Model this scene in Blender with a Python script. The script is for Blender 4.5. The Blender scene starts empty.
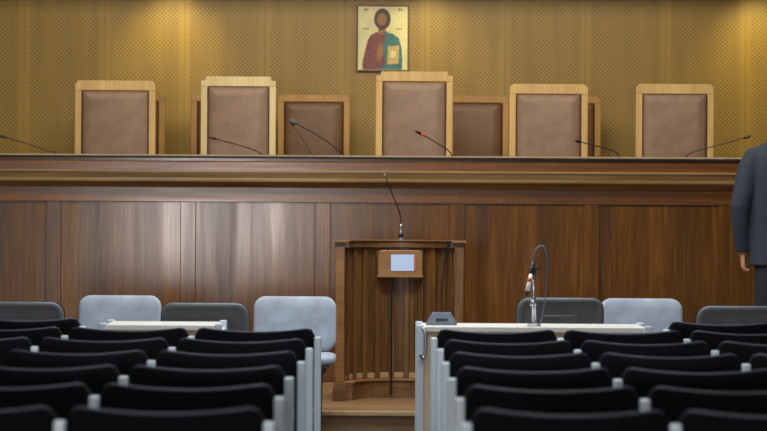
import bpy, bmesh, math, random
from mathutils import Vector, Matrix
PI = math.pi
random.seed(7)
SC = bpy.context.scene
COL = SC.collection
R = math.radians

# ------------------------------------------------------------------ camera
F = 2637.0
CAMZ = 1.3
PITCH = math.atan(8.5 / F)
ROLL = R(0.34)
cd = bpy.data.cameras.new('camera')
cam = bpy.data.objects.new('camera', cd)
COL.objects.link(cam)
cd.sensor_width = 36.0
cd.lens = F / 767 * 36
cd.clip_end = 100
cam.matrix_world = Matrix.Translation((0, 0, CAMZ)) @ Matrix.Rotation(PI / 2 - PITCH, 4, 'X') @ Matrix.Rotation(ROLL, 4, 'Z')
cd.dof.use_dof = True
cd.dof.focus_distance = 15.3
cd.dof.aperture_fstop = 4.0
SC.camera = cam

# ------------------------------------------------------------------ world, lights, exposure
w = bpy.data.worlds.new('world'); SC.world = w; w.use_nodes = True
w.node_tree.nodes['Background'].inputs[0].default_value = (0.75, 0.85, 1, 1)
w.node_tree.nodes['Background'].inputs[1].default_value = 0.15
SC.view_settings.view_transform = 'Standard'
SC.view_settings.look = 'None'
SC.view_settings.gamma = 1.0
SC.view_settings.use_curve_mapping = False
SC.view_settings.exposure = 0.0


def area(name, loc, rot, sx, sy, e, col):
    l = bpy.data.lights.new(name, 'AREA'); l.shape = 'RECTANGLE'; l.size = sx; l.size_y = sy
    l.energy = e; l.color = col
    o = bpy.data.objects.new(name, l); COL.objects.link(o); o.location = loc; o.rotation_euler = rot
    return o


# daylight through the glazed doors at the back of the hall (left) 
area('daylight_door_light', (-2.35, -3.9, 1.25), (PI / 2, 0, 0), 1.7, 2.4, 265, (1.0, 0.96, 0.95))
# ceiling luminaires of the hall
for yy, ee in ((3.5, 70), (9.0, 100), (13.0, 140)):
    area('ceiling_panel_light', (0, yy, 3.85), (0, 0, 0), 3.2, 1.0, ee, (0.92, 0.96, 1.0))
area('added_bench_fill', (0, 15.0, 3.85), (R(35), 0, 0), 5.0, 0.5, 110, (1.0, 0.90, 0.74))  # added fill, tilted to brighten the bench front
area('added_wall_fill', (0, 16.4, 3.85), (R(52), 0, 0), 6.0, 0.4, 66, (1.0, 0.88, 0.58))  # added fill to lift the panelled wall, not a known lamp
for sx, se in ((-1.60, 21), (0.34, 12), (2.85, 20)):
    l = bpy.data.lights.new('wall_spot', 'SPOT'); l.energy = se; l.color = (1.0, 0.84, 0.34)
    l.spot_size = R(84); l.spot_blend = 1.0; l.shadow_soft_size = 0.06
    o = bpy.data.objects.new('wall_spot', l); COL.objects.link(o)
    o.location = (sx, 19.48, 2.97)
    o.rotation_euler = (R(44), 0, 0)


# ------------------------------------------------------------------ maths helpers
def at(px, py, Y):
    """world point seen at pixel (px,py) at distance Y along the room"""
    v = Vector(((px - 383.5) / F, -(py - 215.5) / F, -1.0))
    d = cam.matrix_world.to_3x3() @ v
    t = Y / d.y
    return Vector((d.x * t, Y, CAMZ + d.z * t))


def lin(c):
    return tuple((x / 255 / 12.92) if x / 255 <= 0.04045 else ((x / 255 + 0.055) / 1.055) ** 2.4 for x in c) + (1.0,)


# ------------------------------------------------------------------ materials
def newmat(name):
    m = bpy.data.materials.new(name); m.use_nodes = True
    nt = m.node_tree
    return m, nt, nt.nodes['Principled BSDF']


def plain(name, rgb, rough=0.5, metal=0.0, var=0.12, scale=30, bump=0.0, sheen=0.0, coat=0.0, emit=0.0):
    m, nt, b = newmat(name)
    tc = nt.nodes.new('ShaderNodeTexCoord')
    n = nt.nodes.new('ShaderNodeTexNoise'); n.inputs['Scale'].default_value = scale; n.inputs['Detail'].default_value = 3
    nt.links.new(tc.outputs['Object'], n.inputs['Vector'])
    r = nt.nodes.new('ShaderNodeValToRGB')
    c = lin(rgb)
    r.color_ramp.elements[0].color = tuple(x * (1 - var) for x in c[:3]) + (1,)
    r.color_ramp.elements[1].color = tuple(min(1, x * (1 + var)) for x in c[:3]) + (1,)
    r.color_ramp.elements[0].position = .3; r.color_ramp.elements[1].position = .7
    nt.links.new(n.outputs['Fac'], r.inputs['Fac'])
    nt.links.new(r.outputs['Color'], b.inputs['Base Color'])
    b.inputs['Roughness'].default_value = rough
    b.inputs['Metallic'].default_value = metal
    b.inputs['Sheen Weight'].default_value = sheen
    b.inputs['Coat Weight'].default_value = coat
    if bump:
        bp = nt.nodes.new('ShaderNodeBump'); bp.inputs['Strength'].default_value = bump; bp.inputs['Distance'].default_value = .002
        nt.links.new(n.outputs['Fac'], bp.inputs['Height']); nt.links.new(bp.outputs['Normal'], b.inputs['Normal'])
    return m


def wood(name, dark, mid, light, axis='Z', rough=0.3, band=7.0, fine=60.0, coat=0.0, stretch=0.06, rnd=True, spec=0.5):
    """varnished veneer: broad figure bands plus a fine grain, running along axis"""
    m, nt, b = newmat(name)
    L = nt.links.new
    tc = nt.nodes.new('ShaderNodeTexCoord')
    mp = nt.nodes.new('ShaderNodeMapping')
    sc = [1, 1, 1]; sc['XYZ'.index(axis)] = stretch
    mp.inputs['Scale'].default_value = sc
    L(tc.outputs['Object'], mp.inputs['Vector'])
    vec = mp.outputs['Vector']
    if rnd:
        oi = nt.nodes.new('ShaderNodeObjectInfo')
        mu = nt.nodes.new('ShaderNodeMath'); mu.operation = 'MULTIPLY'; mu.inputs[1].default_value = 17.0
        L(oi.outputs['Random'], mu.inputs[0])
        ad = nt.nodes.new('ShaderNodeVectorMath'); ad.operation = 'ADD'
        L(vec, ad.inputs[0]); L(mu.outputs[0], ad.inputs[1]); vec = ad.outputs[0]
    n1 = nt.nodes.new('ShaderNodeTexNoise'); n1.inputs['Scale'].default_value = band; n1.inputs['Detail'].default_value = 4
    n1.inputs['Roughness'].default_value = .6; n1.inputs['Distortion'].default_value = .6
    n2 = nt.nodes.new('ShaderNodeTexNoise'); n2.inputs['Scale'].default_value = fine; n2.inputs['Detail'].default_value = 4
    L(vec, n1.inputs['Vector']); L(vec, n2.inputs['Vector'])
    mx = nt.nodes.new('ShaderNodeMath'); mx.operation = 'MULTIPLY_ADD'; mx.inputs[1].default_value = .35
    L(n2.outputs['Fac'], mx.inputs[0]); 
    m2 = nt.nodes.new('ShaderNodeMath'); m2.operation = 'MULTIPLY'; m2.inputs[1].default_value = .65
    L(n1.outputs['Fac'], m2.inputs[0]); L(m2.outputs[0], mx.inputs[2])
    r = nt.nodes.new('ShaderNodeValToRGB'); e = r.color_ramp.elements
    e[0].position = .34; e[0].color = lin(dark); e[1].position = .66; e[1].color = lin(light)
    k = e.new(.5); k.color = lin(mid)
    L(mx.outputs[0], r.inputs['Fac']); L(r.outputs['Color'], b.inputs['Base Color'])
    b.inputs['Roughness'].default_value = rough
    b.inputs['Coat Weight'].default_value = coat; b.inputs['Coat Roughness'].default_value = .12
    b.inputs['Specular IOR Level'].default_value = spec
    if spec > .5:
        rg = nt.nodes.new('ShaderNodeMapRange'); rg.inputs['From Min'].default_value = .3; rg.inputs['From Max'].default_value = .7
        rg.inputs['To Min'].default_value = rough * 1.45; rg.inputs['To Max'].default_value = rough * .8
        L(n1.outputs['Fac'], rg.inputs['Value']); L(rg.outputs['Result'], b.inputs['Roughness'])
    bp = nt.nodes.new('ShaderNodeBump'); bp.inputs['Strength'].default_value = .16 if spec > .5 else .12; bp.inputs['Distance'].default_value = .002
    L(mx.outputs[0], bp.inputs['Height']); L(bp.outputs['Normal'], b.inputs['Normal'])
    return m


def perforated(name):
    """ochre veneered acoustic panels: staggered perforations between plain strips at the joints"""
    m, nt, b = newmat(name); L = nt.links.new
    tc = nt.nodes.new('ShaderNodeTexCoord')
    sp = nt.nodes.new('ShaderNodeSeparateXYZ'); L(tc.outputs['Object'], sp.inputs[0])

    def M(op, a, bb=None, c=None):
        n = nt.nodes.new('ShaderNodeMath'); n.operation = op
        for i, v in enumerate((a, bb, c)):
            if v is None: continue
            if isinstance(v, (int, float)): n.inputs[i].default_value = v
            else: L(v, n.inputs[i])
        return n.outputs[0]
    X, Z = sp.outputs['X'], sp.outputs['Z']
    P = 0.0325
    # staggered round holes: product lattice
    cx = M('COSINE', M('MULTIPLY', X, 2 * PI / P)); cz = M('COSINE', M('MULTIPLY', Z, 2 * PI / P))
    s = M('MULTIPLY', cx, cz)                                  # +1 at lattice points and at half-offset points
    hole = M('SMOOTH_MIN', M('MAXIMUM', M('MULTIPLY_ADD', s, 1.7, -0.05), 0.0), 1.0, 0.1)
    # joint strips
    W = 0.6077
    f = M('FRACT', M('DIVIDE', M('SUBTRACT', X, 0.307 - W * 20.5), W))
    dj = M('MULTIPLY', M('ABSOLUTE', M('SUBTRACT', f, .5)), W)          # distance to joint centre
    inpanel = M('GREATER_THAN', dj, 0.042)
    hole = M('MULTIPLY', hole, inpanel)
    groove = M('LESS_THAN', dj, 0.004)
    # veneer tone
    mp = nt.nodes.new('ShaderNodeMapping'); mp.inputs['Scale'].default_value = (1, 1, .08)
    L(tc.outputs['Object'], mp.inputs['Vector'])
    n1 = nt.nodes.new('ShaderNodeTexNoise'); n1.inputs['Scale'].default_value = 9; n1.inputs['Detail'].default_value = 4
    L(mp.outputs[0], n1.inputs['Vector'])
    r = nt.nodes.new('ShaderNodeValToRGB'); e = r.color_ramp.elements
    e[0].position = .3; e[0].color = lin((152, 121, 42)); e[1].position = .7; e[1].color = lin((168, 135, 50))
    L(n1.outputs['Fac'], r.inputs['Fac'])
    mx = nt.nodes.new('ShaderNodeMix'); mx.data_type = 'RGBA'
    L(M('MULTIPLY', M('MAXIMUM', hole, M('MULTIPLY', groove, .5)), 0.58), mx.inputs['Factor'])
    L(r.outputs['Color'], mx.inputs['A']); mx.inputs['B'].default_value = lin((62, 44, 20))
    L(mx.outputs['Result'], b.inputs['Base Color'])
    b.inputs['Roughness'].default_value = .45
    return m


M_wall = perforated('perforated_ochre_panel')
M_plaster = plain('plaster', (120, 112, 100), .9)
M_floor = plain('hall_floor', (92, 86, 80), .5, scale=4)
M_bench_v = wood('bench_veneer_vertical', (62, 39, 15), (91, 59, 26), (120, 82, 42), 'Z', .17, 6, 55, spec=.6)
M_bench_h = wood('bench_veneer_horizontal', (76, 44, 18), (102, 63, 30), (126, 84, 46), 'X', .2, 7, 50, spec=.6)
M_mould = wood('bench_moulding', (102, 78, 48), (122, 96, 60), (140, 112, 74), 'X', .25, 9, 50)
M_nose = wood('bench_nosing', (88, 78, 66), (100, 89, 75), (112, 100, 84), 'X', .3, 9, 50)
M_lect = wood('lectern_oak', (76, 50, 24), (104, 71, 36), (132, 94, 51), 'Z', .38, 14, 90)
M_lect_h = wood('lectern_oak_rail', (84, 56, 32), (112, 78, 46), (136, 100, 62), 'X', .35, 14, 90)
M_light_oak = wood('light_oak', (122, 84, 44), (142, 100, 54), (160, 116, 68), 'X', .4, 9, 90)
M_lit_oak = wood('lit_gap_oak', (164, 128, 88), (182, 146, 104), (196, 160, 118), 'X', .4, 9, 90)  # paler oak carrying the light at the bottom of the rib gaps
M_step = wood('step_boards', (108, 82, 54), (126, 98, 66), (142, 114, 78), 'X', .4, 5, 60)
M_step_nose = plain('step_nosing', (170, 146, 108), .35)
M_frame = wood('blond_chair_wood', (172, 140, 86), (188, 156, 98), (202, 170, 112), 'Z', .42, 10, 80)
M_frame_lit = wood('lit_chair_wood', (184, 164, 118), (198, 178, 132), (210, 192, 146), 'Z', .42, 10, 80)  # same chair wood, stronger light painted in as a paler tone
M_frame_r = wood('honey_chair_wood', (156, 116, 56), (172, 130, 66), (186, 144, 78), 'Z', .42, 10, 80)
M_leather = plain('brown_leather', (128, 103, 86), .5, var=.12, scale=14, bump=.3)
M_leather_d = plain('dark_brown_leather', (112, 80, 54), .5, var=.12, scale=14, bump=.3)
M_seam = plain('leather_piping', (70, 46, 30), .6)
M_black = plain('black_upholstery', (4, 5, 10), .9, var=.15, scale=120, bump=.2)
M_rim_lit = plain('lit_back_edge', (66, 70, 82), .5, scale=60)  # highlight along the black top edge put into a grey colour
M_seatpad = plain('black_seat_cloth', (20, 21, 27), .8, var=.15, scale=120, bump=.2)
M_post = plain('white_painted_steel', (216, 230, 238), .35, var=.04, scale=12)
M_bracket = plain('seat_bracket', (70, 74, 80), .5, metal=.4)
M_pale = plain('pale_blue_grey_fabric', (158, 168, 180), .85, var=.16, scale=11, bump=.2)
M_shell = plain('charcoal_plastic', (106, 111, 115), .45, var=.06, scale=20)
M_shell_in = plain('charcoal_plastic_inset', (66, 70, 74), .5, var=.06, scale=20)
M_darkleg = plain('black_tube', (28, 30, 33), .4)
M_cream = plain('cream_laminate', (248, 246, 238), .3, var=.03, scale=5)
M_cream_edge = plain('tan_laminate', (222, 208, 176), .5, var=.05, scale=5)
M_metal = plain('brushed_steel', (176, 180, 184), .3, metal=.9, var=.05)
M_blackp = plain('black_plastic', (22, 22, 24), .4)
M_greyp = plain('grey_plastic', (96, 106, 120), .45, var=.05)
M_foam = plain('grey_foam', (78, 82, 86), .9, bump=.5, scale=300)
M_red = plain('red_ring', (190, 30, 26), .4)
M_red.node_tree.nodes['Principled BSDF'].inputs['Emission Color'].default_value = (1, .05, .03, 1)
M_red.node_tree.nodes['Principled BSDF'].inputs['Emission Strength'].default_value = .25
M_orange = plain('orange_label', (200, 104, 76), .5)
M_paper = plain('bluish_paper', (196, 220, 255), .7, var=.02)
M_suit = plain('navy_suit_wool', (42, 50, 66), .85, var=.14, scale=160, bump=.3)
M_trouser = plain('dark_trouser_wool', (32, 37, 48), .85, var=.14, scale=160, bump=.3)
M_skin = plain('skin', (196, 146, 120), .5, var=.05, scale=12)
M_hair = plain('grey_hair', (70, 66, 62), .7, var=.3, scale=90, bump=.6)
M_shirt = plain('white_shirt', (210, 214, 222), .8)
M_shoe = plain('black_shoe', (18, 17, 17), .3)
M_eye = plain('eye_white', (225, 222, 215), .3)
M_gold = plain('gilded_ground', (222, 214, 160), .45, var=.10, scale=14)
M_iframe = wood('icon_frame_wood', (66, 40, 22), (86, 54, 30), (104, 66, 38), 'Z', .4)
M_maroon = plain('maroon_paint', (122, 62, 62), .5, var=.25, scale=30)
M_teal = plain('teal_paint', (52, 112, 118), .5, var=.25, scale=30)
M_hairp = plain('umber_paint', (70, 50, 34), .5, var=.2, scale=40)
M_flesh = plain('flesh_paint', (150, 106, 66), .5, var=.2, scale=60)
M_bookp = plain('ochre_paint', (196, 170, 102), .5, var=.15, scale=50)
M_ink = plain('dark_red_ink', (120, 60, 50), .6)
M_glass = plain('daylit_glass', (210, 225, 240), .1)


for q_ in (M_black, M_seatpad): q_.node_tree.nodes['Principled BSDF'].inputs['Specular IOR Level'].default_value = .22

# ------------------------------------------------------------------ mesh helpers
class MB:
    def __init__(self): self.bm = bmesh.new()

    def box(self, x0, x1, y0, y1, z0, z1, bev=0.0, mat=None):
        r = bmesh.ops.create_cube(self.bm, size=1.0)
        vs = r['verts']
        for v in vs:
            v.co = Vector(((x0 + x1) / 2 + v.co.x * (x1 - x0), (y0 + y1) / 2 + v.co.y * (y1 - y0), (z0 + z1) / 2 + v.co.z * (z1 - z0)))
            if mat: v.co = mat @ v.co
        if bev:
            es = list({e for v in vs for e in v.link_edges})
            bmesh.ops.bevel(self.bm, geom=es, offset=bev, segments=2, affect='EDGES', profile=.6)
        return self

    def tube(self, pts, r, n=10, cap=True):
        pts = [Vector(p) for p in pts]
        rs = r if isinstance(r, (list, tuple)) else [r] * len(pts)
        rings = []
        prev = None
        for i, p in enumerate(pts):
            t = (pts[min(i + 1, len(pts) - 1)] - pts[max(i - 1, 0)]).normalized()
            if prev is None:
                a = Vector((0, 0, 1)) if abs(t.z) < .9 else Vector((1, 0, 0))
                u = t.cross(a).normalized()
            else:
                u = (prev - t * prev.dot(t)).normalized()
            prev = u
            v = t.cross(u)
            rr = rs[i] if isinstance(rs[i], (list, tuple)) else (rs[i], rs[i])
            rings.append([self.bm.verts.new(p + u * math.cos(2 * PI * k / n) * rr[0] + v * math.sin(2 * PI * k / n) * rr[1]) for k in range(n)])
        self.skin_rings(rings, cap)
        return self

    def skin_rings(self, rings, cap=True):
        n = len(rings[0])
        for a, b in zip(rings, rings[1:]):
            for k in range(n):
                self.bm.faces.new((a[k], a[(k + 1) % n], b[(k + 1) % n], b[k]))
        if cap:
            self.bm.faces.new(rings[0][::-1]); self.bm.faces.new(rings[-1])

    def rings(self, rl, cap=True):
        self.skin_rings([[self.bm.verts.new(p) for p in ring] for ring in rl], cap)
        return self

    def lathe(self, prof, c=(0, 0, 0), n=20):
        c = Vector(c)
        return self.rings([[c + Vector((r * math.cos(2 * PI * k / n), r * math.sin(2 * PI * k / n), z)) for k in range(n)] for r, z in prof])

    def prism(self, outline, y0, y1):
        """outline [(x,z)] extruded along y"""
        return self.rings([[Vector((x, y0, z)) for x, z in outline], [Vector((x, y1, z)) for x, z in outline]])

    def ellipsoid(self, c, r, rot=None, u=14, v=10):
        res = bmesh.ops.create_uvsphere(self.bm, u_segments=u, v_segments=v, radius=1)
        for q in res['verts']:
            p = Vector((q.co.x * r[0], q.co.y * r[1], q.co.z * r[2]))
            if rot: p = rot @ p
            q.co = p + Vector(c)
        return self

    def build(self, name, m, parent=None, smooth=False, bevel=0.0, subd=0):
        bmesh.ops.recalc_face_normals(self.bm, faces=self.bm.faces)
        me = bpy.data.meshes.new(name); self.bm.to_mesh(me); self.bm.free()
        me.materials.append(m)
        o = bpy.data.objects.new(name, me); COL.objects.link(o)
        if parent: o.parent = parent
        if bevel:
            bb = o.modifiers.new('bevel', 'BEVEL'); bb.width = bevel; bb.segments = 2; bb.limit_method = 'ANGLE'; bb.angle_limit = R(40)
        if subd:
            s = o.modifiers.new('subd', 'SUBSURF'); s.levels = subd; s.render_levels = subd
        if smooth:
            for p in me.polygons: p.use_smooth = True
        return o


def tag(o, label=None, cat=None, group=None, kind=None):
    if label: o['label'] = label
    if cat: o['category'] = cat
    if group: o['group'] = group
    if kind: o['kind'] = kind
    return o


def empty(name, loc, label, cat, group=None, rz=0.0):
    o = bpy.data.objects.new(name, None); COL.objects.link(o)
    o.location = loc; o.rotation_euler = (0, 0, rz); o.empty_display_size = .1
    return tag(o, label, cat, group)


CH = {}


def copy_tree(root, loc, label, group=None, rz=None):
    kids = {}
    for o in bpy.data.objects:
        if o.parent: kids.setdefault(o.parent, []).append(o)

    def cp(o, par):
        c = o.copy(); COL.objects.link(c)
        if par: c.parent = par
        for k in kids.get(o, []): cp(k, c)
        return c
    c = cp(root, None)
    c.location = loc
    if rz is not None: c.rotation_euler = (0, 0, rz)
    c['label'] = label
    if group: c['group'] = group
    return c


def rrect(cx, cz, w, h, r, n=6):
    pts = []
    for (sx, sz, a0) in ((1, 1, 0), (-1, 1, 90), (-1, -1, 180), (1, -1, 270)):
        for k in range(n + 1):
            a = R(a0 + 90 * k / n)
            pts.append((cx + sx * (w / 2 - r) + r * math.cos(a), cz + sz * (h / 2 - r) + r * math.sin(a)))
    return pts


def remeshed(mb, name, m, voxel, parent=None, smooth_it=6):
    o = mb.build('tmp', m)
    md = o.modifiers.new('r', 'REMESH'); md.mode = 'VOXEL'; md.voxel_size = voxel; md.use_smooth_shade = True
    sm = o.modifiers.new('s', 'SMOOTH'); sm.factor = .5; sm.iterations = smooth_it
    dg = bpy.context.evaluated_depsgraph_get()
    me = bpy.data.meshes.new_from_object(o.evaluated_get(dg))
    me.name = name
    bpy.data.objects.remove(o)
    me.materials.clear(); me.materials.append(m)
    for p in me.polygons: p.use_smooth = True
    r = bpy.data.objects.new(name, me); COL.objects.link(r)
    if parent: r.parent = parent
    return r


def struct(name, mb, m, **k):
    return tag(mb.build(name, m, **k), kind='structure')


# ------------------------------------------------------------------ setting
struct('floor', MB().box(-4.2, 4.2, -4, 20, -.1, 0), M_floor)
struct('ceiling', MB().box(-4.2, 4.2, -4, 20.1, 4.0, 4.1), M_plaster)
struct('wall_front', MB().box(-4.2, 4.2, 20, 20.12, 0, 4), M_wall)
struct('wall_left', MB().box(-4.3, -4.2, -4, 20.1, 0, 4), M_plaster)
struct('wall_right', MB().box(4.2, 4.3, -4, 20.1, 0, 4), M_plaster)
struct('wall_back', MB().box(-4.2, 4.2, -4.12, -4, 0, 4), M_plaster)
PZ = .17        # platform height in front of the bench
DZ = .85        # dais behind the bench
pf = struct('trim_1', MB().box(-4.2, 4.2, 14.56, 17.0, 0, PZ - .02).box(-4.2, 4.2, 14.60, 17.0, PZ - .02, PZ), M_step)
tag(pf, 'low brown wooden platform in front of the bench')
tn = struct('trim_2', MB().box(-4.2, 4.2, 14.53, 14.60, PZ - .022, PZ + .002, .004), M_step_nose)
tag(tn, 'pale nosing along the platform edge')
dz = struct('trim_3', MB().box(-4.2, 4.2, 17.9, 20.0, 0, DZ), M_step)
tag(dz, 'raised floor behind the judges bench')

tag(struct('trim_4', MB().box(-4.2, 4.2, 19.2, 20.0, 3.03, 3.11), M_plaster), 'added unseen soffit shading the top of the panelled wall')  # soffit added out of view to keep fill light off the wall top

# ------------------------------------------------------------------ judges' bench
BY = 17.0
bench = empty('judges_bench', (0, BY, PZ), 'long varnished brown wooden judges bench with panelled front and moulded top', 'bench')
BX0, BX1 = -3.9, 3.9


def bpart(name, mb, m, **k):
    o = mb.build(name, m, **k)
    o.parent = bench; o.matrix_parent_inverse = Matrix.Translation((0, -BY, -PZ))
    return o


def hstrip(profile, x0=BX0, x1=BX1):
    """profile [(y,z)] swept along x"""
    mb = MB()
    mb.rings([[Vector((x0, y, z)) for y, z in profile], [Vector((x1, y, z)) for y, z in profile]])
    return mb


# carcass
bpart('carcass', MB().box(BX0, BX1, BY + .02, BY + .06, PZ, 1.59), M_bench_v)
bpart('top_nosing', hstrip([(16.915, 1.612), (16.907, 1.620), (16.915, 1.630), (17.14, 1.632), (17.14, 1.608), (16.925, 1.608)]), M_nose)
bpart('top_fillet', hstrip([(16.95, 1.588), (16.95, 1.609), (17.13, 1.609), (17.13, 1.588)]), M_bench_h)
bpart('fascia', hstrip([(16.925, 1.52), (16.925, 1.582), (16.933, 1.590), (17.12, 1.590), (17.12, 1.50), (16.94, 1.50)]), M_bench_h)
cor = [(16.914, 1.532), (16.906, 1.527), (16.906, 1.518), (16.914, 1.514), (16.914, 1.510), (16.924, 1.480), (16.924, 1.474), (16.920, 1.470), (16.921, 1.458), (16.930, 1.452), (16.950, 1.440), (16.966, 1.430), (16.978, 1.420), (17.1, 1.420), (17.1, 1.525), (16.93, 1.532)]
bpart('cornice_moulding', hstrip(cor), M_mould)
zt = 1.328
bpart('frieze', MB().box(BX0, BX1, 16.992, 17.02, zt, 1.425), M_bench_h)
bpart('panel_bead', MB().box(BX0, BX1, 16.989, 17.0, zt - .004, zt + .001), M_seam)
S0 = at(457, 250, BY).x
PW = .867
ks = range(-5, 4)
zb = PZ + .13
for k in ks:
    c = S0 + k * PW
    if c - .05 < BX0 or c + .05 > BX1: continue
    bpart('stile', MB().box(c - .0483, c + .0483, 16.993, 17.02, zb, zt - .002, .002), M_bench_v)
for k in list(ks):
    a, b = S0 + k * PW + .0486, S0 + (k + 1) * PW - .0486
    if a < BX0 or b > BX1: continue
    bpart('panel', MB().box(a + .001, b - .001, 17.001, 17.02, zb, zt - .003, .0012), M_bench_v)
bpart('plinth', MB().box(BX0, BX1, 16.975, 17.02, PZ, zb + .01, .006), M_bench_h)
bpart('desktop', MB().box(BX0, BX1, 17.13, 17.88, 1.46, 1.49, .004), M_bench_h)
bpart('rear_board', MB().box(BX0, BX1, 17.84, 17.88, DZ - .7, 1.46), M_bench_v)
p = at(458, 170, 16.85)
bpart('seam_strip', MB().box(p.x - .0022, p.x + .0022, 16.922, 16.93, 1.534, 1.588), M_nose)
bpart('seam_strip', MB().box(p.x - .0022, p.x + .0022, 16.99, 16.995, 1.335, 1.418), M_nose)

# ------------------------------------------------------------------ judges' chairs


def judge_chair(name, wdt, top, label, frame_m, leather_m, group, stepped=False):
    """top = height of the back above the dais; origin at floor, back toward +y, sitter faces -y"""
    t = empty(name, (0, 0, 0), label, 'chair', group)
    h = top; fw = .048
    x = wdt / 2
    yb = .0
    MB().box(-x, -x + fw, yb, yb + .045, 0, h - .030, .004).build('back_post', frame_m, t)
    MB().box(x - fw, x, yb, yb + .045, 0, h - .030, .004).build('back_post', frame_m, t)
    c = .034
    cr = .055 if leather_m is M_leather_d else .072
    out = [(-x, h - cr + .003), (x, h - cr + .003), (x, h - .032), (x - c, h - .026), (x - c, h), (-x + c, h), (-x + c, h - .026), (-x, h - .032)]
    if not stepped: out = [(-x, h - cr + .003), (x, h - cr + .003), (x, h - .026), (x - .024, h), (-x + .024, h), (-x, h - .026)]
    MB().prism(out, yb - .004, yb + .049).build('crest_rail', frame_m, t, bevel=.003)
    zb_ = .52
    pw, z1 = x - fw - .004, h - cr
    # padded leather back with rounded edge
    pad = MB()
    rl = []
    for (ins, yy) in ((0, .03), (0, .004), (.006, -.010), (.022, -.020), (.06, -.027)):
        rl.append([Vector((px_, yb + yy, pz_)) for px_, pz_ in rrect(0, (zb_ + z1) / 2, 2 * (pw - ins), (z1 - zb_) - 2 * ins, .012, 3)])
    pad.rings(rl)
    b = pad.build('back_cushion', leather_m, t, smooth=True)
    pp = MB()
    o1 = rrect(0, (zb_ + z1) / 2, 2 * pw + .008, (z1 - zb_) + .008, .014, 3)
    pp.tube([Vector((q[0], yb + .002, q[1])) for q in o1] + [Vector((o1[0][0], yb + .002, o1[0][1]))], .0045, 6)
    pp.build('piping', M_seam, b)
    MB().box(-x, x, yb, yb + .04, .45, .52, .004).build('lower_rail', frame_m, t)
    MB().box(-x + .02, x - .02, -.50, -.01, .40, .50, .025).build('seat', leather_m, t)
    MB().box(-x, x, -.50, yb, .34, .40, .005).build('seat_frame', frame_m, t)
    for s in (-1, 1):
        xx = s * (x - .024)
        MB().box(xx - .022, xx + .022, -.50, -.455, 0, .68, .004).build('leg', frame_m, t)
        MB().box(xx - .026, xx + .026, -.52, yb, .68, .71, .006).build('armrest', frame_m, t)
    return t


FY, RY = 18.45, 19.5
g1 = 'high-backed judges chairs behind the bench'
g2 = 'rear row of high-backed chairs against the panelled wall'
fr = [  # px left, px right, top y, label, frame
    (75, 155.5, 80.5, 'high-backed brown leather chair with blond frame, first from the left behind the bench', M_frame),
    (201, 276, 76.5, 'high-backed brown leather chair with the palest frame, second from the left behind the bench', M_frame_lit),
    (376, 453, 71.5, 'tallest brown leather high-backed chair, in the middle below the icon painting', M_frame),
    (509.5, 588, 84, 'high-backed brown leather chair right of the tall middle chair', M_frame),
    (636, 714, 84, 'high-backed brown leather chair standing rightmost behind the bench', M_frame)]
for i, (a, b, ty, lb, fm) in enumerate(fr):
    pa, pb = at(a, ty, FY), at(b, ty, FY)
    c = judge_chair('judge_chair', pb.x - pa.x, (pa.z + pb.z) / 2 - DZ, lb, fm, M_leather, g1, i in (1, 2))
    c.location = ((pa.x + pb.x) / 2, FY, DZ)
rr = [(93, 165, 'lower rear chair mostly hidden behind the leftmost high-backed chair'),
      (191, 263, 'lower rear chair peeking out left of the palest-framed chair'),
      (278, 350, 'lower rear brown leather chair seen between the palest-framed and the tallest chair'),
      (437, 509, 'lower rear brown leather chair just right of the tallest middle chair'),
      (529, 601, 'lower rear chair peeking out right of the fourth high-backed chair')]
pa, pb = at(278, 94.5, RY), at(350, 94.5, RY)
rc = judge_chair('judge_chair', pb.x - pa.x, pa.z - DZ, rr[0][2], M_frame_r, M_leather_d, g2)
for i, (a, b, lb) in enumerate(rr):
    x = (at(a, 95, RY).x + at(b, 95, RY).x) / 2
    if i == 0: rc.location = (x, RY, DZ)
    else: copy_tree(rc, (x, RY, DZ), lb)

# ------------------------------------------------------------------ icon painting
IY = 19.955
i0, i1 = at(356.3, 71.3, IY), at(409.3, 5, IY)
ic = empty('icon_painting', ((i0.x + i1.x) / 2, 19.99, i0.z), 'gilded icon painting of a bearded figure in maroon and teal robes on the wall', 'painting')
W_, H_ = i1.x - i0.x, i1.z - i0.z


def ipart(name, outline, y0, y1, m, bev=0, par=None):
    """outline in painting pixels: x 0..52, y 0..66 from top left"""
    pts = [((x / 52 - .5) * W_, (1 - y / 66) * H_) for x, y in outline]
    return MB().prism(pts, y0, y1).build(name, m, par or ic, bevel=bev)


ipart('board', [(0, 0), (52, 0), (52, 66), (0, 66)], -.022, .008, M_iframe, .002)
gp = ipart('gilded_panel', [(1.6, 1.6), (50.4, 1.6), (50.4, 64.4), (1.6, 64.4)], -.0245, -.02, M_gold)


def ell(cx, cy, rx, ry, n=20): return [(cx + rx * math.cos(2 * PI * k / n), cy + ry * math.sin(2 * PI * k / n)) for k in range(n)]


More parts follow.
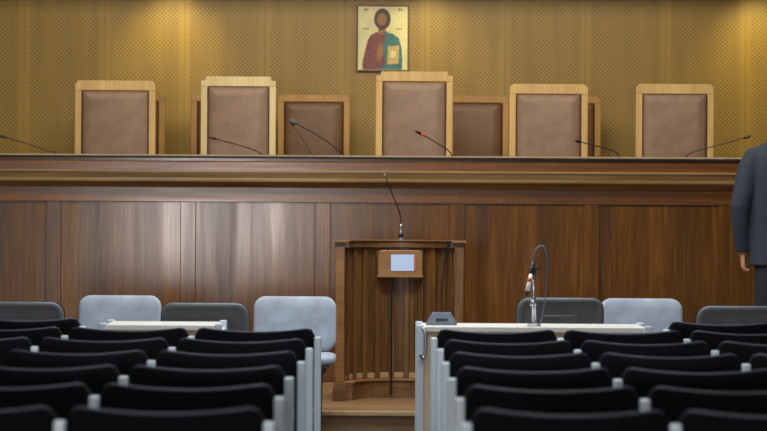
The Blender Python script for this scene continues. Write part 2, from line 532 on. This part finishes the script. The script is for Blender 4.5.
ipart('maroon_robe', [(20, 27), (30, 26), (33, 30), (33, 64), (6, 64), (6, 56), (9, 44), (11, 35), (14, 30)], -.0255, -.024, M_maroon)
ipart('teal_mantle', [(29, 27), (36, 28.5), (42, 33), (44.5, 42), (45.5, 55), (45, 64), (22, 64), (29, 58), (27, 44)], -.0262, -.024, M_teal)
ipart('hair', ell(25.5, 14, 8.2, 10.5) , -.0262, -.024, M_hairp)
ipart('neck', [(22, 20), (29, 20), (29, 28), (25, 30), (21, 28)], -.0268, -.024, M_flesh)
ipart('beard', ell(25, 19.5, 4.8, 5.6), -.0274, -.024, M_hairp)
ipart('face', ell(25, 14.3, 4.6, 6.2), -.0280, -.024, M_flesh)
for s in (-1, 1):
    ipart('eye', ell(25 + s * 1.9, 13, .9, .5, 8), -.0286, -.027, M_hairp)
ipart('mouth', ell(25, 17.6, 1.5, .45, 8), -.0286, -.027, M_ink)
ipart('book', [(31, 41), (42.5, 40), (41.5, 58), (30.5, 59)], -.0274, -.024, M_bookp)
ipart('book_clasp', [(34, 46), (39, 45.6), (38.6, 52), (33.6, 52.4)], -.0282, -.026, M_gold)
ipart('hand', [(20, 50), (20, 44), (22, 41), (23, 37), (24.2, 37), (24.4, 41), (25.6, 38), (26.6, 38.4), (26.4, 43), (27, 47), (25, 53), (21, 56)], -.0282, -.024, M_flesh)
for x0 in (6.5, 40):
    for k, q in enumerate([(0, 1, 4, 5), (2, 3.2, 3, 6), (4, 5, 4, 5.6)]):
        ipart('inscription', [(x0 + q[0], q[2]), (x0 + q[1], q[2]), (x0 + q[1], q[3]), (x0 + q[0], q[3])], -.0254, -.024, M_ink)
for x0 in (6, 38.5):
    ipart('inscription', [(x0, 23.4), (x0 + 6.5, 23.4), (x0 + 6.5, 24.2), (x0, 24.2)], -.0254, -.024, M_ink)


# ------------------------------------------------------------------ gooseneck microphones
def bez(pts, n=8):
    P = [Vector(p) for p in pts]
    out = []
    Q = [P[0] * 2 - P[1]] + P + [P[-1] * 2 - P[-2]]
    for i in range(1, len(Q) - 2):
        a, b, c, d = Q[i - 1], Q[i], Q[i + 1], Q[i + 2]
        for k in range(n):
            t = k / n
            out.append(.5 * ((2 * b) + (c - a) * t + (2 * a - 5 * b + 4 * c - d) * t * t + (3 * b - a - 3 * c + d) * t ** 3))
    out.append(P[-1])
    return out


def goose(pix, Y, basez, label, head_m=None, head_r=.009, head_l=.045, ring=None, group='gooseneck microphones on the judges bench', neck_r=.0036, base=True):
    pts = [at(x, y, Y + dy) for x, y, dy in pix]          # from base up to tip
    foot = Vector((pts[0].x, pts[0].y, basez))
    t = empty('gooseneck_microphone', foot, label, 'microphone', group)
    off = -foot
    if base:
        MB().lathe([(.036, 0), (.036, .012), (.026, .022), (.010, .026), (.008, .05)], (0, 0, 0)).build('base', M_blackp, t, smooth=False)
    path = bez([foot + Vector((0, 0, .02))] + pts)
    MB().tube([p + off for p in path], neck_r, 8).build('gooseneck', M_blackp, t, smooth=True)
    tip = path[-1] + off; d = (path[-1] - path[-3]).normalized()
    hb = MB().tube([tip - d * .004, tip + d * head_l * .15, tip + d * head_l * .8, tip + d * head_l], [head_r * .6, head_r, head_r, head_r * .55], 12)
    hb.build('microphone_head', head_m or M_blackp, t, smooth=True)
    if ring:
        MB().tube([tip - d * .018, tip - d * .001], head_r * 1.2, 12).build('light_ring', M_red, t, smooth=True)
    return t


DT = 1.49
YB = 17.45
goose([(56, 154, 0), (48, 151, -.02), (28, 144, -.06), (6, 137.5, -.1)], YB, DT, 'black gooseneck microphone at the far left end of the bench top')
goose([(262, 156, 0), (256, 151, -.01), (240, 145.5, -.05), (216, 139, -.1)], YB, DT, 'black gooseneck microphone in front of the palest-framed chair')
goose([(344, 157, 0), (340, 152, -.01), (322, 138, -.05), (296, 123.5, -.1)], YB, DT, 'long gooseneck microphone with grey foam head before the lower rear chair', head_m=M_foam, head_r=.016, head_l=.05)
goose([(311, 157, 0), (309, 150, .02), (300, 135, .04), (293, 125.5, .06)], YB + .15, DT, 'thin gooseneck microphone standing behind the foam-headed one', neck_r=.003, head_r=.006)
goose([(452, 158, 0), (449, 151, -.01), (437, 143, -.05), (421, 134, -.1)], YB, DT, 'gooseneck microphone with red ring before the tallest middle chair', ring=True)
goose([(620, 158, 0), (614, 151.5, -.01), (600, 147, -.05), (581, 142, -.1)], YB, DT, 'black gooseneck microphone in front of the fourth high-backed chair')
goose([(686, 158, 0), (692, 152.5, -.01), (715, 146, -.05), (744, 138, -.1)], YB, DT, 'black gooseneck microphone reaching right beside the standing man')

# ------------------------------------------------------------------ witness stand (lectern), concave toward the hall
LX, LY, LR = at(399.5, 300, 15.4).x, 15.36, .347
LZT = 1.105
lec = empty('witness_stand', (LX, LY, PZ), 'curved brown wooden witness stand with ribbed concave side standing on the platform', 'lectern')


def lbuild(mb, name, m, par=None, **k):
    return mb.build(name, m, par or lec, **k)


def arc(r0, r1, z0, z1, a0=0, a1=180, n=36, yo=0.0, sy=1.0):
    """curved block in plan between two radii; local coordinates about the stand's centre"""
    rl = []
    for k in range(n + 1):
        a = R(a0 + (a1 - a0) * k / n)
        c, s = math.cos(a), math.sin(a) * sy
        rl.append([Vector((r0 * c, r0 * s + yo, z0)), Vector((r1 * c, r1 * s + yo, z0)), Vector((r1 * c, r1 * s + yo, z1)), Vector((r0 * c, r0 * s + yo, z1))])
    return MB().rings(rl)


T = LZT - PZ
lbuild(arc(LR - .012, LR + .008, .10, T - .045), 'curved_panel', M_lect)
nr = 12
for k in range(nr):
    a = 90 + (k - 5.5) * 15.6
    mt = Matrix.Rotation(R(a - 90), 4, 'Z')
    lbuild(MB().box(-.0165, .0165, LR - .032, LR - .010, .112, T - .045, .004, mat=mt), 'rib', M_lect)
for k in range(nr - 1):
    a = 90 + (k - 5.0) * 15.6
    mt = Matrix.Rotation(R(a - 90), 4, 'Z')
    lbuild(MB().box(-.028, .028, LR - .026, LR - .010, .114, .146, .003, mat=mt), 'lit_gap_block', M_lit_oak)  # pale blocks paint the lit patches low between the ribs
lbuild(arc(LR - .05, LR + .03, T - .045, T - .008), 'top_rail', M_lect_h, bevel=.004)
lbuild(arc(LR - .062, LR + .04, T - .008, T), 'rail_cap', M_lect_h, bevel=.002)
lbuild(arc(LR - .075, LR + .02, 0, .100), 'base_plinth', M_lect_h)
lbuild(arc(LR - .085, LR + .03, .100, .112), 'plinth_ledge', M_light_oak, bevel=.003)
for s in (-1, 1):
    x = s * LR
    lbuild(MB().box(x - .026, x + .026, -.035, .018, .10, T - .04, .004), 'end_post', M_light_oak if s < 0 else M_lect)
    lbuild(MB().box(x - .04, x + .04, -.05, .03, 0, .075, .003).box(x - .034, x + .034, -.044, .03, .075, .105, .003), 'post_foot', M_lect_h)
    lbuild(MB().box(x - .045, x + .04, -.05, .03, T - .012, T + .001, .002), 'rail_end', M_light_oak)
# small sloping reading shelf box fixed inside the curve
q0, q1 = at(378, 250, 15.62), at(422.5, 276.5, 15.62)
bx0, bx1 = q0.x - LX, q1.x - LX
bz1, bz0 = q0.z - PZ, q1.z - PZ
o_ = [(bx0, bz0), (bx1, bz0), (bx1, bz1 - .02), (bx1 - .008, bz1 - .006), (bx1 - .025, bz1), (bx0 + .025, bz1), (bx0 + .008, bz1 - .006), (bx0, bz1 - .02)]
rb = lbuild(MB().prism(o_, .24, .318), 'reading_box', M_light_oak, bevel=.004)
MB().box(bx0 - .006, bx1 + .006, .232, .30, bz0 - .006, bz0 + .006, .002).build('bottom_lip', M_light_oak, rb)
q0, q1 = at(391, 254.5, 15.59), at(414.5, 271, 15.59)
pn = empty('paper_sheet', (q0.x, 15.599, q1.z), 'bluish white sheet of paper on the wooden box inside the witness stand', 'paper')
MB().box(0, q1.x - q0.x, -.002, -.0005, 0, q0.z - q1.z).build('sheet', M_paper, pn)
MB().box(q1.x - q0.x - .004, q1.x - q0.x + .006, -.003, .0, .004, q0.z - q1.z - .004).build('folder_edge', M_orange, pn)
# cable hanging inside
c0 = at(391, 278, 15.60); c1 = at(391, 396, 15.62)
tag(MB().tube(bez([(c0.x, 15.61, c0.z), (c0.x + .004, 15.612, .8), (c0.x + .002, 15.612, .5), (c1.x, 15.60, PZ + .11), (c1.x, 15.59, PZ + .02)]), .006, 8).build('black_cable', M_blackp, smooth=True),
    'black cable hanging down inside the curved witness stand', 'cable')
# microphone on the rail
lp = at(401, 238, 15.69)
lm = goose([(401, 224, .0), (399.5, 212, -.0), (393, 196, -.02), (385.5, 177, -.04)], 15.69, LZT, 'thin gooseneck microphone standing on the rail of the witness stand', head_m=M_metal, head_r=.006, head_l=.02, group=None, neck_r=.0035, base=False)
MB().lathe([(.020, .0), (.020, .010), (.011, .014), (.011, .035), (.016, .036), (.016, .050), (.010, .052), (.009, .085), (.005, .095)]).build('chrome_socket', M_metal, lm, smooth=False)
MB().lathe([(.0125, .014), (.0125, .034)]).build('black_collar', M_blackp, lm)


# ------------------------------------------------------------------ upholstered stacking chairs in front of the platform
def stacking_chair(name, label, fabric, facing_hall, group):
    """origin at floor under the backrest plane, sitter faces -y"""
    t = empty(name, (0, 0, 0), label, 'chair', group)
    W = .455; z0, z1 = .505, .805
    def slab(w, h, r, layers, cz, curve=.03):
        rl = []
        for ins, yy in layers:
            ring = []
            for x, z in rrect(0, cz, w - 2 * ins, h - 2 * ins, max(.01, r - ins), 7):
                ring.append(Vector((x, yy + curve * (1 - (2 * x / w) ** 2) - .02 + (z - cz) * .18, z)))
            rl.append(ring)
        return MB().rings(rl)
    cz = (z0 + z1) / 2
    cu = slab(W, z1 - z0, .065, [(.004, .018), (0, .010), (0, -.008), (.006, -.018), (.02, -.026), (.06, -.030)], cz).build('back_cushion', fabric, t, smooth=True)
    # moulded shell with a raised rim and a recessed field
    sh = slab(W - .002, z1 - z0 - .002, .066, [(.006, .017), (.002, .020), (0, .028), (.003, .036), (.010, .040), (.026, .040), (.034, .032), (.05, .030)], cz).build('back_shell', M_shell, t, smooth=True)
    slab(W - .12, z1 - z0 - .10, .03, [(0, .028), (.0, .033), (.006, .034)], cz).build('shell_inset', M_shell_in, sh, smooth=True)
    slab(W - .25, z1 - z0 - .18, .02, [(0, .030), (.0, .036), (.004, .037)], cz).build('shell_plate', M_shell, sh, smooth=True)
    # seat pad
    rl = []
    for ins, zz in ((.01, .455), (0, .462), (0, .485), (.008, .497), (.03, .503), (.08, .504)):
        rl.append([Vector((x, y, zz)) for x, y in rrect(0, -.235, .46 - 2 * ins, .43 - 2 * ins, .07 - min(ins, .05), 6)])
    MB().rings(rl).build('seat', fabric, t, smooth=True)
    MB().box(-.20, .20, -.42, -.06, .435, .456, .008).build('seat_shell', M_shell, t)
    for s in (-1, 1):
        x = s * .215
        MB().tube(bez([(x * .66, -.03, .0), (x * .66, -.045, .22), (x * .7, -.05, .45), (x * .8, -.01, .55), (x * .8, .015, .66)]), .011, 8).build('leg', M_darkleg, t, smooth=True)
        MB().tube(bez([(x * .66, -.44, .0), (x * .66, -.425, .22), (x * .66, -.41, .44)]), .014, 8).build('leg', M_darkleg, t, smooth=True)
        MB().box(x * .7 - .03, x * .7 + .03, -.42, -.03, .41, .44, .003).build('side_rail', M_darkleg, t)
    return t


ga, gb = 'pale upholstered chairs facing the hall', 'dark-shelled chairs turned to the bench'
pl = [(120, 'pale blue-grey upholstered chair facing the hall, behind the small left table'),
      (295, 'pale blue-grey upholstered chair beside the witness stand, its seat visible'),
      (641, 'pale blue-grey upholstered chair facing the hall, behind the long right table end')]
YL = 14.50
pc = stacking_chair('upholstered_chair', pl[0][1], M_pale, True, ga)
for i, (px, lb) in enumerate(pl):
    loc = (at(px, 320, YL).x, YL, 0)
    if i == 0: pc.location = loc
    else: copy_tree(pc, loc, lb)
dl = [(20.5, 'charcoal-shelled chair turned to the bench, cut off by the left picture edge'),
      (205, 'charcoal-shelled chair turned to the bench, between two pale chairs on the left'),
      (560, 'charcoal-shelled chair turned to the bench, behind the silver microphone stand'),
      (740, 'charcoal-shelled chair turned to the bench, in front of the standing man')]
YD = 13.55
dc = stacking_chair('upholstered_chair', dl[0][1], M_black, False, gb)
for i, (px, lb) in enumerate(dl):
    loc = (at(px, 320, YD).x, YD, 0)
    if i == 0: dc.location = loc; dc.rotation_euler = (0, 0, PI)
    else:
        q = copy_tree(dc, loc, lb, rz=PI)
        if px == 560: q.location = (at(px, 320, YD + .38).x, YD + .38, 0); q.scale = (1.02, 1, 1.03)


# ------------------------------------------------------------------ tables
def table(x0, x1, label, hook):
    y0, y1, z = 12.90, 13.32, .716
    t = empty('white_table', ((x0 + x1) / 2, (y0 + y1) / 2, 0), label, 'table')
    ox, oy = -(x0 + x1) / 2, -(y0 + y1) / 2
    def B(mb): return mb
    X0, X1, Y0, Y1 = x0 + ox, x1 + ox, y0 + oy, y1 + oy
    MB().box(X0 + .03, X1 - .03, Y0, Y1, z - .025, z, .003).build('tabletop', M_cream, t)
    MB().box(X0 + .035, X1 - .035, Y0 + .03, Y0 + .048, .12, z - .028).build('modesty_panel', M_cream_edge, t)
    for x in (X0, X1 - .036):
        for y in (Y0 - .005, Y1 - .035):
            l = MB().box(x, x + .036, y, y + .04, .012, z + .008, .006).build('leg', M_post, t)
            MB().box(x - .004, x + .04, y - .004, y + .044, 0, .014, .003).build('foot_pad', M_bracket, l)
        MB().box(x + .004, x + .032, Y0 + .03, Y1 - .03, z - .07, z - .03).build('side_rail', M_post, t)
        MB().box(x + .012, x + .024, Y0 + .03, Y1 - .03, .14, z - .07).build('side_panel', M_cream, t)
    if hook:
        x = X0 + .030
        MB().tube(bez([(x + .002, Y0 - .012, z - .005), (x + .014, Y0 - .024, z - .04), (x + .012, Y0 - .03, z - .12), (x - .002, Y0 - .04, z - .155), (x - .012, Y0 - .05, z - .13)]), .008, 8).build('bag_hook', M_metal, t, smooth=True)
    return t


tL0, tL1 = at(99, 325, 12.9).x, at(222, 325, 12.9).x
tR0, tR1 = at(416.5, 325, 12.9).x, at(652, 325, 12.9).x
table(tL0, tL1, 'small white-topped table in front of the chairs on the left', False)
table(tR0, tR1, 'long white-topped table with white metal legs right of the aisle', True)

# desk microphone with wedge base on the right table
TZ = .7165
bp = at(441.5, 318, 13.1)
dm = empty('desk_microphone', (bp.x, 13.1, TZ), 'desk microphone with grey wedge base and tall thin neck on the right table', 'microphone')
a_, b_ = .076, .052
MB().rings([[Vector((x, y, z)) for x, y in rrect(0, 0, 2 * hw, 2 * hd, .01, 3)] for hw, hd, z in ((.072, .05, 0), (.076, .052, .004), (.074, .05, .012), (.050, .036, .056), (.044, .032, .062))]).build('base', M_greyp, dm, smooth=False)
MB().box(-.03, .03, -.050, -.040, .022, .032).build('button_strip', M_blackp, dm)
pth = [Vector((0, 0, .055)), Vector((0, 0, .12))] + [at(x, y, 13.1) - Vector((bp.x, 13.1, TZ)) for x, y in ((442, 288), (444.5, 262), (448, 248))]
MB().tube(bez(pth), .0032, 8).build('gooseneck', M_blackp, dm, smooth=True)
e = pth[-1]; MB().tube([e, e + Vector((.002, 0, .008)), e + Vector((.006, 0, .034)), e + Vector((.007, 0, .04))], [.004, .008, .008, .005], 12).build('microphone_head', M_blackp, dm, smooth=True)

# silver stand with hanging microphone
sp = at(534, 329, 13.0)
st = empty('microphone_stand', (sp.x, 13.0, TZ), 'silver table stand holding a looped gooseneck microphone on the right table', 'microphone stand')


def L_(x, y, dy=0.0): return at(x, y, 13.0 + dy) - Vector((sp.x, 13.0, TZ))


MB().lathe([(.034, 0), (.034, .006), (.026, .012), (.012, .016), (.012, .03)]).build('base', M_metal, st)
MB().tube([Vector((0, 0, .012)), L_(533.5, 272)], [.011, .0095], 12).build('pole', M_metal, st, smooth=True)
MB().tube([L_(533, 306, -.012), L_(533.5, 300, -.012)], .016, 10).build('height_collar', M_metal, st, smooth=True)
cl = MB().tube([L_(533.5, 276), L_(533, 262)], [.015, .012], 10).build('clamp', M_blackp, st, smooth=True)
MB().tube([L_(535, 269, -.012), L_(538, 268, -.02)], .009, 8).build('clamp_screw', M_blackp, cl, smooth=True)
MB().tube(bez([L_(533, 264), L_(534.5, 253), L_(539, 246.5), L_(544, 247), L_(546.5, 254), L_(547, 268, .01)]), .0042, 8).build('gooseneck', M_greyp, st, smooth=True)
MB().tube(bez([L_(547, 266, .01), L_(546, 290, .03), L_(543, 312, .05), L_(539, 327, .03), L_(536, 325.5, -.0)]), .0028, 6).build('microphone_cable', M_greyp, st, smooth=True)
MB().tube([L_(531, 274, -.03), L_(529, 284, -.035), L_(527.2, 291, -.04)], [.008, .0105, .0115], 12).build('microphone_body', M_cream, st, smooth=True)
MB().tube([L_(530.2, 278, -.03), L_(529.4, 282, -.034)], .012, 12).build('orange_band', M_orange, st, smooth=True)
MB().tube([L_(527.2, 291, -.04), L_(526.8, 294, -.04), L_(526.2, 297.5, -.04)], [.011, .009, .004], 12).build('microphone_grille', M_blackp, st, smooth=True)
MB().tube([L_(532.6, 262), L_(530.5, 272, -.02), L_(529.2, 281, -.03)], .005, 8).build('arm', M_blackp, st, smooth=True)

# ------------------------------------------------------------------ audience chairs
PITCHX = .5525
CW = .536
CT = .766       # top of backs
PT = .731        # top of posts


def audience_chair(side, label, group):
    """origin on floor at the back plane, sitter faces +y; side = -1: post on the left, +1: post on the right"""
    t = empty('audience_chair', (0, 0, 0), label, 'chair', group)
    z1, z0, hw, r, th = CT, .40, CW / 2, .042, .034
    # back: outline with saddle-shaped top, curved in plan
    out = []
    N = 26
    for k in range(N + 1):                       # top edge from right to left
        u = 1 - 2 * k / N
        x = u * hw
        ax = abs(x)
        z = z1 - .015 * (1 - (ax / (hw - r)) ** 2) if ax < hw - r else z1 - (r - math.sqrt(max(0, r * r - (ax - hw + r) ** 2)))
        out.append((x, z))
    for k in range(7): out.append((-hw, z1 - r - (z1 - r - z0 - .03) * (k + 1) / 7))
    out.append((-hw + .03, z0)); out.append((hw - .03, z0))
    for k in range(7): out.append((hw, z0 + .03 + (z1 - r - z0 - .03) * k / 7))
    cz = (z0 + z1) / 2
    def ring(ins, y):
        f = []
        for x, z in out:
            xx = x * (1 - ins / hw); zz = cz + (z - cz) * (1 - ins / ((z1 - z0) / 2))
            f.append(Vector((xx, y - .045 * (1 - (xx / hw) ** 2) + (zz - .45) * -.05, zz)))
        return f
    b = MB().rings([ring(.05, -.004), ring(.012, -.003), ring(.003, .002), ring(0, .010), ring(0, .022), ring(.004, .03), ring(.02, .036), ring(.06, .038)]).build('backrest', M_black, t, smooth=True)
    rim = [v + Vector((0, -.001, .0005)) for v in ring(.0015, .006)]
    MB().tube(rim[1:N], .0045, 6).build('edge_piping', M_rim_lit, b, smooth=True)
    # tipped-up seat
    rl = []
    for ins, yy in ((.02, .09), (0, .10), (0, .13), (.015, .145)):
        rl.append([Vector((x, yy + (z - .42) * .12, z)) for x, z in rrect(0, .50, .46 - 2 * ins, .36 - 2 * ins, .05, 5)])
    MB().rings(rl).build('seat', M_seatpad, t, smooth=True)
    # beam and brackets
    MB().box(-.258, .258, .04, .08, .30, .34, .004).build('beam', M_bracket, t)
    for s in (-1, 1):
        MB().box(s * .18 - .012, s * .18 + .012, .0, .10, .31, .50, .004).build('seat_bracket', M_bracket, t)
    # side post with foot
    x = side * .275
    pst = MB()
    w2, d2 = .0155, .020
    rl = []
    for ins, zz in ((0, .02), (0, PT - .006), (.0015, PT - .002), (.005, PT)):
        rl.append([Vector((x + a, -.040 + bb, zz)) for a, bb in rrect(0, 0, 2 * (w2 - ins), 2 * (d2 - ins), .008 - min(ins, .006), 4)])
    pst.rings(rl)
    p_ = pst.build('side_post', M_post, t, smooth=False, bevel=0)
    MB().box(x - .018, x + .018, -.17, .24, 0, .022, .006).build('foot_bar', M_post, p_)
    MB().box(x - .006, x + .006, -.03, .30, .56, .60, .004).build('arm_bracket', M_post, p_)
    return t


rows = [11.55 - .91 * k for k in range(6)]
rown = ['second', 'third', 'fourth', 'fifth', 'sixth', 'nearest']
SHIFT = {-1: {11.55: .027, 10.64: .016, 9.73: .013, 7.91: .003, 7.0: .012}, 1: {11.55: -.007, 7.0: -.009}}
seatn = ['aisle', 'second', 'third']
for sd in (1, -1):
    grp = 'black audience chairs in the %s block' % ('right' if sd > 0 else 'left')
    bn = 'right' if sd > 0 else 'left'
    proto = None
    spots = [(rows[0] + .91, 2, 'black audience chair at the %s beside the white table, front row' % ('far right' if sd > 0 else 'far left'))]
    for k, d in enumerate(rows):
        for j in range(3):
            edge = .238 + PITCHX * j if sd > 0 else .318 + PITCHX * j
            if edge > .1454 * d + .0: continue
            rn = ('%s row from the front' % rown[k]) if k < 5 else 'row nearest the viewer'
            if j == 0: lb = 'black audience chair on the aisle, %s, %s block' % (rn, bn)
            else: lb = 'black audience chair, %s from the aisle, %s, %s block' % (seatn[j], rn, bn)
            spots.append((d, j, lb))
    for d, j, lb in spots:
        x0 = (.231 if sd > 0 else .311) + .275 + PITCHX * j
        loc = (sd * x0 + SHIFT[sd].get(round(d, 2), 0), d, 0)
        if proto is None:
            proto = audience_chair(-sd, lb, grp); proto.location = loc
        else: copy_tree(proto, loc, lb)

# ------------------------------------------------------------------ standing man, back to the hall
MX, MY = at(785.5, 300, 15.95).x, 15.95
man = empty('person', (MX, MY, PZ), 'person in a navy suit standing with back turned at the right end of the bench', 'person')


def lerp_tube(mb, pts, rs, n=14):
    return mb.tube([Vector(p) for p in pts], rs, n)


body = MB()
lerp_tube(body, [(0, 0, .90), (0, 0, 1.05), (0, .0, 1.2), (0, 0, 1.38), (0, 0, 1.46)], [(.10, .14), (.09, .13), (.09, .14), (.09, .15), (.06, .085)], 18)
lerp_tube(body, [(0, -.01, 1.42), (0, 0, 1.50), (0, .015, 1.60)], [.062, .056, .056])
body.ellipsoid((0, .02, 1.69), (.076, .096, .112), u=20, v=16)
body.ellipsoid((0, .055, 1.63), (.055, .058, .055))
lerp_tube(body, [(0, .112, 1.70), (0, .128, 1.675), (0, .122, 1.662)], [.008, .014, .010])
for s in (-1, 1):
    body.ellipsoid((s * .077, .015, 1.68), (.010, .022, .034))
    lerp_tube(body, [(s * .09, 0, .93), (s * .10, .01, .52), (s * .11, -.01, .30), (s * .115, -.02, .07)], [.085, .062, .056, .042])
    lerp_tube(body, [(s * .115, -.05, .045), (s * .13, .12, .035)], [.038, .04])
body.ellipsoid((0, .105, 1.625), (.020, .012, .006))


def arm_pts(s): return [(s * .17, 0, 1.44), (s * .220, -.005, 1.40), (s * .285, -.03, 1.16), (s * .262, .02, .99), (s * .255, .035, .86)]


for s in (-1, 1):
    lerp_tube(body, arm_pts(s), [.055, .052, .042, .036, .028])
    # hand: palm, four curled fingers, thumb
    wx, wy, wz = s * .255, .037, .85
    lerp_tube(body, [(wx, wy, wz + .02), (wx - s * .002, wy + .004, wz - .035), (wx - s * .004, wy + .006, wz - .075)], [(.028, .020), (.040, .016), (.040, .014)], 12)
    for f, (dy, ln) in enumerate(((.030, .064), (.010, .070), (-.010, .066), (-.028, .052))):
        b0 = Vector((wx - s * .004, wy + dy + .004, wz - .066))
        b1 = b0 + Vector((-s * .006, 0, -ln * .34)); b2 = b1 + Vector((-s * ln * .36, 0, -ln * .14)); b3 = b2 + Vector((-s * ln * .22, 0, ln * .14))
        lerp_tube(body, [b0, b1, b2, b3], [.0095, .009, .0082, .006], 8)
    lerp_tube(body, [(wx - s * .004, wy + .026, wz - .02), (wx - s * .012, wy + .052, wz - .05), (wx - s * .018, wy + .056, wz - .08)], [.013, .011, .0075], 8)
body_o = remeshed(body, 'body', M_skin, .006, man, 3)
for s in (-1, 1):
    ey = MB().ellipsoid((s * .030, .106, 1.70), (.012, .008, .006)).build('eye', M_eye, man, smooth=True)
    MB().ellipsoid((s * .030, .1125, 1.70), (.0045, .0025, .0045)).build('iris', M_hair, ey, smooth=True)
    MB().ellipsoid((s * .031, .110, 1.722), (.018, .005, .0035)).build('eyebrow', M_hair, man, smooth=True)
MB().ellipsoid((0, .114, 1.634), (.022, .006, .0045)).build('mouth', M_ink, man, smooth=True)
hair = MB()
hair.ellipsoid((0, .002, 1.715), (.084, .100, .100), u=20, v=14)
hair.ellipsoid((0, -.045, 1.66), (.068, .050, .065), u=20, v=14)
hair_o = remeshed(hair, 'hair', M_hair, .006, man, 3)

jk = MB()


def oval(cx, cy, z, rx, ry, n=28, p=2.4):
    out = []
    for k in range(n):
        a = 2 * PI * k / n
        c, s = math.cos(a), math.sin(a)
        out.append(Vector((cx + rx * abs(c) ** (2 / p) * (1 if c > 0 else -1), cy + ry * abs(s) ** (2 / p) * (1 if s > 0 else -1), z)))
    return out


jk.rings([oval(0, .01, .79, .222, .145), oval(0, .01, .88, .218, .142), oval(0, .005, 1.02, .216, .130), oval(0, 0, 1.12, .218, .128), oval(0, 0, 1.25, .212, .135),
          oval(0, 0, 1.38, .222, .128), oval(0, 0, 1.45, .218, .112), oval(0, 0, 1.500, .190, .090), oval(0, 0, 1.530, .140, .075), oval(0, 0, 1.550, .078, .066)])
for s in (-1, 1):
    lerp_tube(jk, [(s * .15, 0, 1.46), (s * .190, 0, 1.45), (s * .222, -.005, 1.38), (s * .256, -.02, 1.24), (s * .280, -.03, 1.15), (s * .274, -.005, 1.03), (s * .255, .03, .875)],
              [.056, .066, .072, .068, .062, .056, .046], 18)
jo = remeshed(jk, 'jacket', M_suit, .008, man, 5)
MB().rings([[Vector((math.cos(2 * PI * k / 24) * r, math.sin(2 * PI * k / 24) * r * 1.02 + dy, z)) for k in range(24)] for r, z, dy in ((.078, 1.50, 0), (.070, 1.545, .003), (.066, 1.548, .003), (.060, 1.50, 0))], cap=False).build('jacket_collar', M_suit, jo, smooth=True)
MB().rings([[Vector((math.cos(2 * PI * k / 24) * r, math.sin(2 * PI * k / 24) * r + .005, z)) for k in range(24)] for r, z in ((.066, 1.52), (.063, 1.563), (.060, 1.563), (.058, 1.52))], cap=False).build('shirt_collar', M_shirt, man, smooth=True)
sf = MB().rings([[Vector((x, y + dy, z)) for x, z, y in ((-.045, 1.53, .062), (.045, 1.53, .062), (.0, 1.24, .128))] for dy in (0.0, .022)]).build('shirt_front', M_shirt, man)
MB().rings([[Vector((x, y + dy, z)) for x, z, y in ((-.014, 1.52, .076), (.014, 1.52, .076), (.022, 1.32, .120), (0, 1.27, .128), (-.022, 1.32, .120))] for dy in (0.0, .030)]).build('necktie', M_trouser, man)
for s in (-1, 1):
    MB().rings([[Vector((s * x, y + dy, z)) for x, z, y in ((.045, 1.53, .060), (.095, 1.48, .075), (.085, 1.40, .112), (.006, 1.22, .134))] for dy in (0.0, .028)]).build('lapel', M_suit, jo)
MB().box(-.001, .001, -.1395, -.137, .80, .98).build('back_vent', M_trouser, jo)
tr = MB()
tr.rings([oval(0, .0, .78, .175, .125), oval(0, .0, .90, .175, .125), oval(0, 0, 1.0, .16, .115)])
for s in (-1, 1):
    lerp_tube(tr, [(s * .09, 0, .88), (s * .10, .0, .70), (s * .105, .01, .48), (s * .11, -.01, .28), (s * .115, -.015, .05)], [(.105, .095), (.098, .09), (.078, .08), (.072, .075), (.068, .072)], 18)
remeshed(tr, 'trousers', M_trouser, .008, man, 5)
for s in (-1, 1):
    sh = MB()
    lerp_tube(sh, [(s * .118, -.085, .045), (s * .118, -.03, .05), (s * .124, .05, .042), (s * .132, .14, .032), (s * .135, .19, .026)], [(.034, .036), (.042, .048), (.044, .040), (.047, .030), (.030, .022)], 14)
    sh.box(s * .125 - .044, s * .125 + .046, -.10, .20, .0, .016, .006)
    sh.build('shoe', M_shoe, man, smooth=True)
